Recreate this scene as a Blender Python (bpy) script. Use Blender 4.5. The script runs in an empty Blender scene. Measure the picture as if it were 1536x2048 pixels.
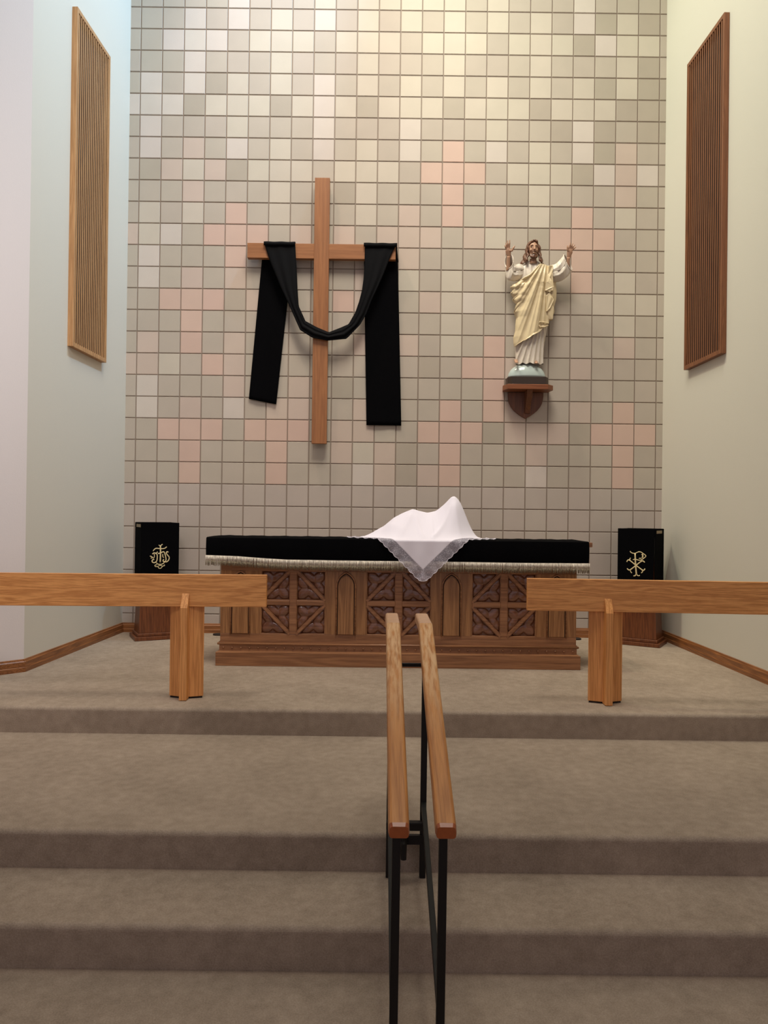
import bpy, bmesh, math, random
from mathutils import Vector, Matrix, noise
random.seed(7)
C = bpy.data.collections.new('chancel'); bpy.context.scene.collection.children.link(C)
PI = math.pi

# ------------------------------------------------------------------ camera, world, lights, exposure
def camera_axes(yaw, pitch, roll):
    cy, sy, cp, sp, cr, sr = math.cos(yaw), math.sin(yaw), math.cos(pitch), math.sin(pitch), math.cos(roll), math.sin(roll)
    f = Vector((-sy*cp, cy*cp, sp)); r0 = Vector((cy, sy, 0)); u0 = r0.cross(f)
    return cr*r0 + sr*u0, -sr*r0 + cr*u0, f
EYE = 1.12
r_, u_, f_ = camera_axes(-0.00205, 0.00448, 0.012665)
cam = bpy.data.cameras.new('camera'); co = bpy.data.objects.new('camera', cam); C.objects.link(co)
m = Matrix.Identity(4)
for k in range(3):
    m[k][0], m[k][1], m[k][2] = r_[k], u_[k], -f_[k]
m[2][3] = EYE
co.matrix_world = m
cam.sensor_fit = 'VERTICAL'; cam.sensor_height = 24; cam.sensor_width = 18; cam.lens = 1500/2048*24
cam.clip_start = 0.05
sc = bpy.context.scene
sc.camera = co
sc.view_settings.view_transform = 'Standard'; sc.view_settings.look = 'None'
sc.view_settings.gamma = 1; sc.view_settings.use_curve_mapping = False
sc.view_settings.exposure = 0.0
w = bpy.data.worlds.new('world'); sc.world = w; w.use_nodes = True
w.node_tree.nodes['Background'].inputs[0].default_value = (1.0, 0.88, 0.94, 1)
w.node_tree.nodes['Background'].inputs[1].default_value = 0.375

def area(name, loc, target, size, energy, col, size_y=None, spread=PI):
    l = bpy.data.lights.new(name, 'AREA'); l.energy = energy; l.color = col; l.size = size
    l.spread = spread
    if size_y: l.shape = 'RECTANGLE'; l.size_y = size_y
    o = bpy.data.objects.new(name, l); C.objects.link(o); o.location = loc
    o.rotation_euler = (Vector(target)-Vector(loc)).to_track_quat('-Z', 'Y').to_euler()
    return o
def spot(name, loc, target, energy, col, angle, blend=0.6, radius=0.12):
    l = bpy.data.lights.new(name, 'SPOT'); l.energy = energy; l.color = col; l.spot_size = math.radians(angle)
    l.spot_blend = blend; l.shadow_soft_size = radius
    o = bpy.data.objects.new(name, l); C.objects.link(o); o.location = loc
    o.rotation_euler = (Vector(target)-Vector(loc)).to_track_quat('-Z', 'Y').to_euler()
    return o
area('cove_light', (0.1, 4.9, 8.85), (0.1, 6.2, 0), 3.0, 24, (.7, 1, .88), 0.9)
area('chancel_fill', (0.1, 3.45, 8.4), (0.1, 6.9, 2.2), 2.4, 116, (1, .935, .815), 2.0, math.radians(95))  # added frontal fill for the lower wall and beams, not a known lamp
spot('cool_spotlight', (0.9, 6.0, 8.4), (-2.45, 6.3, 4.9), 1020, (.34, .645, 1), 58, 0.9, 0.10)
spot('warm_spotlight', (-0.9, 5.9, 8.4), (2.62, 6.1, 4.2), 632, (.955, 1, .755), 66, 0.9, 0.16)
spot('cross_spotlight', (-2.0, 5.4, 8.5), (0.2, 7.0, 3.2), 395, (1, .76, .60), 60, 0.9, 0.12)
area('nave_left_fill', (-1.2, 1.6, 4.0), (-3.2, 4.5, 2.0), 1.0, 22, (1, .92, .875), 1.0, math.radians(90))  # added fill to brighten the left nave wall, no fitting here

# ------------------------------------------------------------------ material helpers
def new_mat(name):
    mt = bpy.data.materials.new(name); mt.use_nodes = True
    nt = mt.node_tree; return mt, nt, nt.nodes['Principled BSDF']
def srgb(r, g, b):
    f = lambda c: (c/255/12.92 if c/255 <= 0.04045 else ((c/255+0.055)/1.055)**2.4)
    return (f(r), f(g), f(b), 1)
def plain(name, col, rough=0.6, spec=0.5, metal=0.0, noise_amt=0.0, noise_scale=8, bump=0.0, bump_scale=40):
    mt, nt, b = new_mat(name)
    b.inputs['Base Color'].default_value = col
    b.inputs['Roughness'].default_value = rough; b.inputs['Specular IOR Level'].default_value = spec
    b.inputs['Metallic'].default_value = metal
    tc = nt.nodes.new('ShaderNodeTexCoord')
    if noise_amt:
        n = nt.nodes.new('ShaderNodeTexNoise'); n.inputs['Scale'].default_value = noise_scale; n.inputs['Detail'].default_value = 4
        nt.links.new(tc.outputs['Object'], n.inputs['Vector'])
        r = nt.nodes.new('ShaderNodeValToRGB')
        r.color_ramp.elements[0].position = 0.3; r.color_ramp.elements[1].position = 0.7
        r.color_ramp.elements[0].color = tuple(c*(1-noise_amt) for c in col[:3])+(1,)
        r.color_ramp.elements[1].color = tuple(min(1, c*(1+noise_amt)) for c in col[:3])+(1,)
        nt.links.new(n.outputs['Fac'], r.inputs['Fac']); nt.links.new(r.outputs['Color'], b.inputs['Base Color'])
    if bump:
        n2 = nt.nodes.new('ShaderNodeTexNoise'); n2.inputs['Scale'].default_value = bump_scale; n2.inputs['Detail'].default_value = 3
        nt.links.new(tc.outputs['Object'], n2.inputs['Vector'])
        bp = nt.nodes.new('ShaderNodeBump'); bp.inputs['Strength'].default_value = bump; bp.inputs['Distance'].default_value = 0.01
        nt.links.new(n2.outputs['Fac'], bp.inputs['Height']); nt.links.new(bp.outputs['Normal'], b.inputs['Normal'])
    return mt
def wood(name, dark, light, axis='X', rough=0.45, rot=(0, 0, 0), fine=1.0, figure=3.0, spec=0.5):
    mt, nt, b = new_mat(name)
    b.inputs['Roughness'].default_value = rough; b.inputs['Specular IOR Level'].default_value = spec
    tc = nt.nodes.new('ShaderNodeTexCoord')
    m0 = nt.nodes.new('ShaderNodeMapping'); m0.inputs['Rotation'].default_value = rot
    nt.links.new(tc.outputs['Object'], m0.inputs['Vector'])
    def layer(s_long, s_cross, scale, detail, dist):
        mp = nt.nodes.new('ShaderNodeMapping')
        s = [s_cross]*3; s['XYZ'.index(axis)] = s_long; mp.inputs['Scale'].default_value = s
        nt.links.new(m0.outputs['Vector'], mp.inputs['Vector'])
        n = nt.nodes.new('ShaderNodeTexNoise'); n.inputs['Scale'].default_value = scale
        n.inputs['Detail'].default_value = detail; n.inputs['Distortion'].default_value = dist
        nt.links.new(mp.outputs['Vector'], n.inputs['Vector']); return n.outputs['Fac']
    a = layer(0.16, 3.4, figure*1.6, 2, 0.35)
    # growth rings: sine of the slow noise
    mul = nt.nodes.new('ShaderNodeMath'); mul.operation = 'MULTIPLY'; mul.inputs[1].default_value = 48
    nt.links.new(a, mul.inputs[0])
    sn = nt.nodes.new('ShaderNodeMath'); sn.operation = 'SINE'; nt.links.new(mul.outputs[0], sn.inputs[0])
    mr = nt.nodes.new('ShaderNodeMapRange'); mr.inputs['From Min'].default_value = -1; nt.links.new(sn.outputs[0], mr.inputs['Value'])
    f = layer(1.0, 30.0, 9*fine, 4, 0.0)
    mix = nt.nodes.new('ShaderNodeMix'); mix.data_type = 'FLOAT'; mix.inputs[0].default_value = 0.74
    nt.links.new(mr.outputs[0], mix.inputs[2]); nt.links.new(f, mix.inputs[3])
    r = nt.nodes.new('ShaderNodeValToRGB'); r.color_ramp.elements[0].position = 0.25; r.color_ramp.elements[1].position = 0.72
    r.color_ramp.elements[0].color = dark; r.color_ramp.elements[1].color = light
    nt.links.new(mix.outputs[0], r.inputs['Fac']); nt.links.new(r.outputs['Color'], b.inputs['Base Color'])
    bp = nt.nodes.new('ShaderNodeBump'); bp.inputs['Strength'].default_value = 0.12; bp.inputs['Distance'].default_value = 0.003
    nt.links.new(f, bp.inputs['Height']); nt.links.new(bp.outputs['Normal'], b.inputs['Normal'])
    return mt

OAK_D, OAK_L = srgb(192, 125, 66), srgb(238, 170, 102)
M = {}
M['paint'] = plain('white_wall_paint', srgb(216, 211, 198), 0.6, 0.3, bump=0.05, bump_scale=120)
M['paint_nave'] = plain('nave_wall_paint', srgb(216, 208, 206), 0.6, 0.3, bump=0.05, bump_scale=120)
M['ceiling'] = plain('ceiling_paint', srgb(225, 218, 205), 0.8)
M['oak_x'] = wood('oak_grain_along_x', OAK_D, OAK_L, 'X', 0.42)
M['oak_z'] = wood('oak_grain_upright', OAK_D, OAK_L, 'Z', 0.42)
M['cross_z'] = wood('cross_wood_upright', srgb(136, 85, 47), srgb(162, 106, 62), 'Z', 0.5, figure=1.5)
M['cross_x'] = wood('cross_wood_level', srgb(136, 85, 47), srgb(162, 106, 62), 'X', 0.5, figure=1.5)
M['altar_x'] = wood('carved_oak_level', srgb(122, 80, 52), srgb(166, 117, 80), 'X', 0.34, figure=2)
M['altar_z'] = wood('carved_oak_upright', srgb(126, 84, 50), srgb(172, 124, 80), 'Z', 0.34, figure=2)
M['altar_relief'] = wood('carved_oak_relief_shaded', srgb(98, 58, 40), srgb(134, 88, 64), 'X', 0.20, figure=2, spec=0.9)  # same oak made darker: shade of the recesses put into the colour
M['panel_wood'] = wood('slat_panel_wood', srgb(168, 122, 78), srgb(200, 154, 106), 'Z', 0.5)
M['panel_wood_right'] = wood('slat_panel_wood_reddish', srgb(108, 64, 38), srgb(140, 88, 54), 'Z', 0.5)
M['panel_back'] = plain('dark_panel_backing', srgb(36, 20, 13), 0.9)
M['base_x'] = wood('baseboard_oak', srgb(112, 66, 34), srgb(158, 102, 58), 'X', 0.4)
M['base_y'] = wood('baseboard_oak_side', srgb(112, 66, 34), srgb(158, 102, 58), 'Y', 0.4)
M['lectern'] = wood('lectern_wood', srgb(84, 44, 22), srgb(122, 70, 38), 'Z', 0.4)
M['bracket'] = wood('bracket_walnut', srgb(84, 48, 28), srgb(120, 72, 42), 'Z', 0.4)
M['bracket_x'] = wood('bracket_walnut_shelf', srgb(112, 62, 36), srgb(140, 84, 50), 'X', 0.35)
M['plinth_dark'] = plain('dark_plinth', srgb(52, 38, 30), 0.45, noise_amt=0.1)
slope = math.atan(0.416)
M['rail_wood'] = wood('worn_rail_oak', srgb(168, 104, 46), srgb(206, 140, 74), 'Y', 0.42, rot=(-slope, 0, 0), fine=1.3, spec=0.4)
# hand-worn patches where the varnish has gone, towards the upper end of the grips
mt = M['rail_wood']; nt = mt.node_tree; b = nt.nodes['Principled BSDF']
src = b.inputs['Base Color'].links[0].from_socket
tc = nt.nodes.new('ShaderNodeTexCoord'); sx = nt.nodes.new('ShaderNodeSeparateXYZ'); nt.links.new(tc.outputs['Object'], sx.inputs[0])
mr = nt.nodes.new('ShaderNodeMapRange'); mr.interpolation_type = 'SMOOTHSTEP'
mr.inputs['From Min'].default_value = -0.15; mr.inputs['From Max'].default_value = 0.35; nt.links.new(sx.outputs['Y'], mr.inputs['Value'])
mp = nt.nodes.new('ShaderNodeMapping'); mp.inputs['Scale'].default_value = (40, 5, 10); nt.links.new(tc.outputs['Object'], mp.inputs['Vector'])
n = nt.nodes.new('ShaderNodeTexNoise'); n.inputs['Scale'].default_value = 2.2; n.inputs['Detail'].default_value = 5; nt.links.new(mp.outputs['Vector'], n.inputs['Vector'])
mr2 = nt.nodes.new('ShaderNodeMapRange'); mr2.inputs['From Min'].default_value = 0.35; mr2.inputs['From Max'].default_value = 0.6; nt.links.new(n.outputs['Fac'], mr2.inputs['Value'])
mu = nt.nodes.new('ShaderNodeMath'); mu.operation = 'MULTIPLY'; nt.links.new(mr.outputs[0], mu.inputs[0]); nt.links.new(mr2.outputs[0], mu.inputs[1])
mx = nt.nodes.new('ShaderNodeMix'); mx.data_type = 'RGBA'; nt.links.new(mu.outputs[0], mx.inputs['Factor']); nt.links.new(src, mx.inputs[6])
mx.inputs[7].default_value = srgb(222, 178, 130); nt.links.new(mx.outputs[2], b.inputs['Base Color'])
M['rail_cap'] = plain('rail_cap_worn_wood', srgb(206, 160, 122), 0.4, noise_amt=0.06, noise_scale=30)
M['rail_end'] = plain('rail_end_grain', srgb(160, 84, 42), 0.3, noise_amt=0.1, noise_scale=60)
M['iron'] = plain('black_iron', srgb(20, 16, 15), 0.5, 0.3)
M['black_cloth'] = plain('black_cloth', srgb(10, 10, 12), 1.0, 0.03, bump=0.1, bump_scale=300)
M['black_silk'] = plain('black_silk', srgb(9, 9, 12), 0.75, 0.10)
M['gold'] = plain('gold_thread', srgb(226, 208, 160), 0.5, noise_amt=0.15, noise_scale=80)
M['tag'] = plain('brass_tag', srgb(134, 114, 82), 0.5)
M['fringe'] = plain('silver_fringe', srgb(226, 217, 202), 0.5, noise_amt=0.25, noise_scale=55)
M['fringe_dark'] = plain('tarnished_fringe', srgb(138, 126, 104), 0.5, noise_amt=0.55, noise_scale=120)
M['tunic'] = plain('painted_plaster_white', srgb(214, 203, 188), 0.32, noise_amt=0.05, noise_scale=12)
M['mantle'] = plain('painted_plaster_cream', srgb(212, 193, 156), 0.32, noise_amt=0.06, noise_scale=10)
M['skin'] = plain('painted_plaster_skin', srgb(172, 132, 106), 0.45)
M['hair'] = plain('painted_plaster_hair', srgb(98, 62, 42), 0.35, noise_amt=0.3, noise_scale=50)
M['eye'] = plain('painted_eyes', srgb(60, 40, 30), 0.4)
M['mat_dark'] = plain('dark_rubber', srgb(38, 28, 24), 0.8)

# pale globe with mottled clouds
mt, nt, b = new_mat('pale_blue_globe'); M['globe'] = mt
b.inputs['Roughness'].default_value = 0.15
tc = nt.nodes.new('ShaderNodeTexCoord'); sx = nt.nodes.new('ShaderNodeSeparateXYZ'); nt.links.new(tc.outputs['Object'], sx.inputs[0])
n = nt.nodes.new('ShaderNodeTexNoise'); n.inputs['Scale'].default_value = 9; nt.links.new(tc.outputs['Object'], n.inputs['Vector'])
ad = nt.nodes.new('ShaderNodeMath'); ad.operation = 'MULTIPLY_ADD'; ad.inputs[1].default_value = 5.5; nt.links.new(sx.outputs['Z'], ad.inputs[0]); 
sb = nt.nodes.new('ShaderNodeMath'); sb.operation = 'MULTIPLY_ADD'; sb.inputs[1].default_value = 0.5; sb.inputs[2].default_value = -1.0
nt.links.new(n.outputs['Fac'], sb.inputs[0]); nt.links.new(sb.outputs[0], ad.inputs[2])
r = nt.nodes.new('ShaderNodeValToRGB'); r.color_ramp.elements[0].color = srgb(176, 188, 184); r.color_ramp.elements[1].color = srgb(205, 200, 184)
nt.links.new(ad.outputs[0], r.inputs[0]); nt.links.new(r.outputs[0], b.inputs['Base Color'])

# carpet
mt, nt, b = new_mat('taupe_carpet'); M['carpet'] = mt
b.inputs['Roughness'].default_value = 1.0; b.inputs['Specular IOR Level'].default_value = 0.05
tc = nt.nodes.new('ShaderNodeTexCoord')
def nz(scale, det):
    n = nt.nodes.new('ShaderNodeTexNoise'); n.inputs['Scale'].default_value = scale; n.inputs['Detail'].default_value = det
    nt.links.new(tc.outputs['Object'], n.inputs['Vector']); return n
n1, n2, n3 = nz(2.2, 3), nz(190, 2), nz(22, 3)
mx = nt.nodes.new('ShaderNodeMix'); mx.data_type = 'FLOAT'; mx.inputs[0].default_value = 0.55
nt.links.new(n1.outputs['Fac'], mx.inputs[2]); nt.links.new(n2.outputs['Fac'], mx.inputs[3])
mx2 = nt.nodes.new('ShaderNodeMix'); mx2.data_type = 'FLOAT'; mx2.inputs[0].default_value = 0.3
nt.links.new(mx.outputs[0], mx2.inputs[2]); nt.links.new(n3.outputs['Fac'], mx2.inputs[3])
r = nt.nodes.new('ShaderNodeValToRGB'); r.color_ramp.elements[0].position = 0.34; r.color_ramp.elements[1].position = 0.66
r.color_ramp.elements[0].color = srgb(142, 127, 112); r.color_ramp.elements[1].color = srgb(180, 163, 146)
nt.links.new(mx2.outputs[0], r.inputs[0]); nt.links.new(r.outputs[0], b.inputs['Base Color'])
bp = nt.nodes.new('ShaderNodeBump'); bp.inputs['Strength'].default_value = 0.5; bp.inputs['Distance'].default_value = 0.004
nt.links.new(n2.outputs['Fac'], bp.inputs['Height']); nt.links.new(bp.outputs['Normal'], b.inputs['Normal'])

# painted block: colour comes from the tile attribute, plus a faint mottling
mt, nt, b = new_mat('painted_blocks'); M['blocks'] = mt
b.inputs['Roughness'].default_value = 0.5; b.inputs['Specular IOR Level'].default_value = 0.3
at = nt.nodes.new('ShaderNodeAttribute'); at.attribute_name = 'tile'
tc = nt.nodes.new('ShaderNodeTexCoord')
n = nt.nodes.new('ShaderNodeTexNoise'); n.inputs['Scale'].default_value = 5; n.inputs['Detail'].default_value = 5
nt.links.new(tc.outputs['Object'], n.inputs['Vector'])
mr = nt.nodes.new('ShaderNodeMapRange'); mr.inputs['To Min'].default_value = 0.93; mr.inputs['To Max'].default_value = 1.07
nt.links.new(n.outputs['Fac'], mr.inputs['Value'])
vm = nt.nodes.new('ShaderNodeVectorMath'); vm.operation = 'SCALE'
nt.links.new(at.outputs['Color'], vm.inputs[0]); nt.links.new(mr.outputs[0], vm.inputs['Scale'])
nt.links.new(vm.outputs[0], b.inputs['Base Color'])
n2 = nt.nodes.new('ShaderNodeTexNoise'); n2.inputs['Scale'].default_value = 160; nt.links.new(tc.outputs['Object'], n2.inputs['Vector'])
bp = nt.nodes.new('ShaderNodeBump'); bp.inputs['Strength'].default_value = 0.12; bp.inputs['Distance'].default_value = 0.004
nt.links.new(n2.outputs['Fac'], bp.inputs['Height']); nt.links.new(bp.outputs['Normal'], b.inputs['Normal'])

# white linen and lace
mt, nt, b = new_mat('white_linen'); M['linen'] = mt
b.inputs['Base Color'].default_value = srgb(243, 238, 250); b.inputs['Roughness'].default_value = 0.7
b.inputs['Specular IOR Level'].default_value = 0.2; b.inputs['Transmission Weight'].default_value = 0.0
mt, nt, b = new_mat('white_lace'); M['lace'] = mt
b.inputs['Base Color'].default_value = srgb(226, 220, 234); b.inputs['Roughness'].default_value = 0.7
tc = nt.nodes.new('ShaderNodeTexCoord')
v = nt.nodes.new('ShaderNodeTexVoronoi'); v.inputs['Scale'].default_value = 105; nt.links.new(tc.outputs['Object'], v.inputs['Vector'])
n = nt.nodes.new('ShaderNodeTexNoise'); n.inputs['Scale'].default_value = 30; n.inputs['Detail'].default_value = 4; nt.links.new(tc.outputs['Object'], n.inputs['Vector'])
r = nt.nodes.new('ShaderNodeValToRGB'); r.color_ramp.elements[0].position = 0.18; r.color_ramp.elements[0].color = (0.75,)*3+(1,)
r.color_ramp.elements[1].position = 0.42; r.color_ramp.elements[1].color = (0.34,)*3+(1,)
nt.links.new(v.outputs['Distance'], r.inputs[0])
mu = nt.nodes.new('ShaderNodeMath'); mu.operation = 'MULTIPLY_ADD'; mu.inputs[1].default_value = 0.35; mu.use_clamp = True
nt.links.new(n.outputs['Fac'], mu.inputs[0]); 
sb = nt.nodes.new('ShaderNodeMath'); sb.operation = 'SUBTRACT'; sb.inputs[1].default_value = 0.12
nt.links.new(r.outputs[0], sb.inputs[0]); nt.links.new(sb.outputs[0], mu.inputs[2])
nt.links.new(mu.outputs[0], b.inputs['Alpha'])

# ------------------------------------------------------------------ mesh helpers (all coordinates in world metres, or local for rotated things)
class MB:
    def __init__(s): s.v = []; s.f = []; s.mi = []
    def add(s, vs, fs, mi=0):
        o = len(s.v); s.v += [tuple(p) for p in vs]; s.f += [tuple(i+o for i in q) for q in fs]; s.mi += [mi]*len(fs); return s
    def box(s, x0, x1, y0, y1, z0, z1, mi=0):
        return s.add([(x0,y0,z0),(x1,y0,z0),(x1,y1,z0),(x0,y1,z0),(x0,y0,z1),(x1,y0,z1),(x1,y1,z1),(x0,y1,z1)],
                     [(3,2,1,0),(4,5,6,7),(0,1,5,4),(1,2,6,5),(2,3,7,6),(3,0,4,7)], mi)
    def prism(s, poly, z0, z1, poly_top=None, mi=0):      # poly counter-clockwise in XY
        n = len(poly); pt = poly_top or poly
        vs = [(p[0], p[1], z0) for p in poly] + [(p[0], p[1], z1) for p in pt]
        fs = [tuple(reversed(range(n))), tuple(range(n, 2*n))] + [(i, (i+1) % n, n+(i+1) % n, n+i) for i in range(n)]
        return s.add(vs, fs, mi)
    def prism_y(s, poly, y0, y1, mi=0):                   # poly in XZ, counter-clockwise seen from -Y
        n = len(poly)
        vs = [(p[0], y0, p[1]) for p in poly] + [(p[0], y1, p[1]) for p in poly]
        fs = [tuple(range(n)), tuple(reversed(range(n, 2*n)))] + [((i+1) % n, i, n+i, n+(i+1) % n) for i in range(n)]
        return s.add(vs, fs, mi)
    def prism_x(s, poly, x0, x1, mi=0):                   # poly in YZ
        n = len(poly)
        vs = [(x0, p[0], p[1]) for p in poly] + [(x1, p[0], p[1]) for p in poly]
        fs = [tuple(reversed(range(n))), tuple(range(n, 2*n))] + [(i, (i+1) % n, n+(i+1) % n, n+i) for i in range(n)]
        return s.add(vs, fs, mi)
    def beam(s, p0, p1, w, h, up=(0, 0, 1), mi=0):        # rectangular bar from p0 to p1
        p0, p1 = Vector(p0), Vector(p1); d = (p1-p0).normalized(); side = d.cross(Vector(up)).normalized(); u = side.cross(d)
        vs = [p + side*a*w/2 + u*b*h/2 for p in (p0, p1) for a, b in ((-1,-1),(1,-1),(1,1),(-1,1))]
        return s.add(vs, [(0,1,2,3),(7,6,5,4),(0,4,5,1),(1,5,6,2),(2,6,7,3),(3,7,4,0)], mi)
    def tube(s, pts, rad, seg=10, flat=1.0, cap=True, mi=0, flat_axis=(0, 1, 0)):
        pts = [Vector(p) for p in pts]; n = len(pts)
        rad = rad if isinstance(rad, (list, tuple)) else [rad]*n
        ref = Vector((0, 1, 0)) if flat != 1.0 else Vector((0.13, 1, 0.07)).normalized()
        if flat != 1.0: ref = Vector(flat_axis)
        vs = []
        for i, p in enumerate(pts):
            d = (pts[min(i+1, n-1)]-pts[max(i-1, 0)]).normalized()
            a = d.cross(ref)
            if a.length < 1e-4: a = d.cross(Vector((1, 0, 0)))
            a.normalize(); b_ = a.cross(d).normalized()
            for k in range(seg):
                t = 2*PI*k/seg; vs.append(p + a*math.cos(t)*rad[i] + b_*math.sin(t)*rad[i]*flat)
        fs = [(i*seg+k, i*seg+(k+1) % seg, (i+1)*seg+(k+1) % seg, (i+1)*seg+k) for i in range(n-1) for k in range(seg)]
        if cap: fs += [tuple(reversed(range(seg))), tuple(range((n-1)*seg, n*seg))]
        return s.add(vs, fs, mi)
    def ball(s, c, rx, ry, rz, seg=16, rings=10, lo=0.0, mi=0):
        vs = []; fs = []
        for i in range(rings+1):
            th = PI*(i/rings)*(1-lo)
            for k in range(seg):
                ph = 2*PI*k/seg
                vs.append((c[0]+rx*math.sin(th)*math.cos(ph), c[1]+ry*math.sin(th)*math.sin(ph), c[2]+rz*math.cos(th)))
        for i in range(rings):
            for k in range(seg):
                fs.append((i*seg+k, (i+1)*seg+k, (i+1)*seg+(k+1) % seg, i*seg+(k+1) % seg))
        fs.append(tuple(range(rings*seg, (rings+1)*seg)))
        return s.add(vs, fs, mi)
    def grid(s, fn, nu, nv, mi=0, skip=None):             # fn(u,v) -> point
        vs = [fn(i/nu, j/nv) for j in range(nv+1) for i in range(nu+1)]
        fs = []
        for j in range(nv):
            for i in range(nu):
                if skip and skip((i+.5)/nu, (j+.5)/nv): continue
                a = j*(nu+1)+i; fs.append((a, a+1, a+nu+2, a+nu+1))
        return s.add(vs, fs, mi)
def build(name, mb, mats, parent=None, local=False, smooth=False, bevel=0, base=None):
    me = bpy.data.meshes.new(name)
    if parent is None:
        if base is None:
            xs, ys, zs = zip(*mb.v); base = ((min(xs)+max(xs))/2, (min(ys)+max(ys))/2, min(zs))
        off = Vector(base)
    elif local: off = Vector((0, 0, 0))
    else:
        off = Vector((0, 0, 0)); p = parent
        while p: off += Vector(p.location); p = p.parent
    me.from_pydata([tuple(Vector(v)-off) for v in mb.v], [], mb.f)
    if not isinstance(mats, (list, tuple)): mats = [mats]
    for mm in mats: me.materials.append(mm)
    if len(mats) > 1: me.polygons.foreach_set('material_index', mb.mi)
    me.update()
    bm = bmesh.new(); bm.from_mesh(me); bmesh.ops.remove_doubles(bm, verts=bm.verts, dist=1e-6)
    bmesh.ops.recalc_face_normals(bm, faces=bm.faces); bm.to_mesh(me); bm.free()
    if smooth: me.polygons.foreach_set('use_smooth', [True]*len(me.polygons))
    o = bpy.data.objects.new(name, me); C.objects.link(o)
    if parent is None: o.location = off
    else: o.parent = parent
    if bevel:
        bv = o.modifiers.new('edges', 'BEVEL'); bv.width = bevel; bv.segments = 2; bv.limit_method = 'ANGLE'; bv.angle_limit = math.radians(40)
    return o
def thing(name, label, cat, loc=(0, 0, 0), rotz=0, group=None):
    o = bpy.data.objects.new(name, None); C.objects.link(o); o.location = loc; o.rotation_euler = (0, 0, rotz)
    o.empty_display_size = 0.1
    return tag(o, label, cat, group)
def tag(o, label, cat, group=None):
    o['label'] = label; o['category'] = cat
    if group: o['group'] = group
    return o
def struct(name, mb, mats, smooth=False, bevel=0, base=None):
    o = build(name, mb, mats, None, smooth=smooth, bevel=bevel, base=base); o['kind'] = 'structure'; return o
def interp(tab, x):
    if x <= tab[0][0]: return tab[0][1]
    for (a, p), (b_, q) in zip(tab, tab[1:]):
        if x <= b_: return p + (q-p)*(x-a)/(b_-a)
    return tab[-1][1]
def sstep(a, b_, x):
    t = min(1, max(0, (x-a)/(b_-a))); return t*t*(3-2*t)

# ------------------------------------------------------------------ the setting
RISE = 0.1503; E1, E2, E3 = 4.308, 2.996, 2.586
def nosing(y, z, r=0.022, n=6):                            # rounded carpeted step edge, going from tread (far) down the riser
    return [(y+r-r*math.sin(a), z-r+r*math.cos(a)) for a in [PI/2*k/n for k in range(n+1)]]
prof = [(7.10, 0.0)] + nosing(E1, 0) + [(E1, -RISE)] + nosing(E2, -RISE) + [(E2, -2*RISE)] + nosing(E3, -2*RISE) + [(E3, -3*RISE), (-1.6, -3*RISE), (-1.6, -0.75), (7.10, -0.75)]
fl = MB().prism_x(prof, -4.35, 4.45)
o = struct('floor', fl, M['carpet'])
FLOOR = o

WB = 7.026
ROWS = """
MMMMMWMMMLMLLLLLMLMMMWMMMM
MMMWMWMLMWMLMLMLMLMLMWDLDM
MMWWWMLLLMLLLMLLLMLLLDWLLM
MMMWMMMLMMMLMMMLMMMLMMMLDM
MWMWDLMLMWMLMLMLMLMLMLDLDD
WWWDLLLDLWLDLLLDLLLDLLLDDD
MWMMMLMMMWMMMWMMMLMMDWDMDD
MWMpMWMLMWMLMWMPMWMLMWDpMM
MDpLpDLLLMLLLMPPPMLLLDWpWM
MMMpMMMLMMDLMMMPMMDLMMMpMM
MLMLMPMLMMMLMpMPMpMLDPMLMM
pLWMPPPMpMpMpppMpLMDPPPMMM
MWMMMPMMMMMMMpMMMpMMMPDMMM
MWMpMpMMMMMppLMLMLMMMPMLMM
MMPPPMpMMMPpMMpLWMMMMMLLLM
MMMPMMMMMMMMMMMLMMMMMMMLMM
MpMPMpMMMMMpMpMLMPMMMMMpMM
ppLMPpMMMMMMMMDMPPpMMpMMMM
MWMMMpMMpMDMMMMMMPMMMMMMMM
MWMpMWMppMMpMMMPMPpMMpMPMM
MMPPPMPPPMppMMPPPDpppDPPPM
MMMPMMMPMMppDDMMPMMMpMMMPM
MMMPMMMPMMMWpDpPMMMWMMMMPM
""".split()
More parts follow.
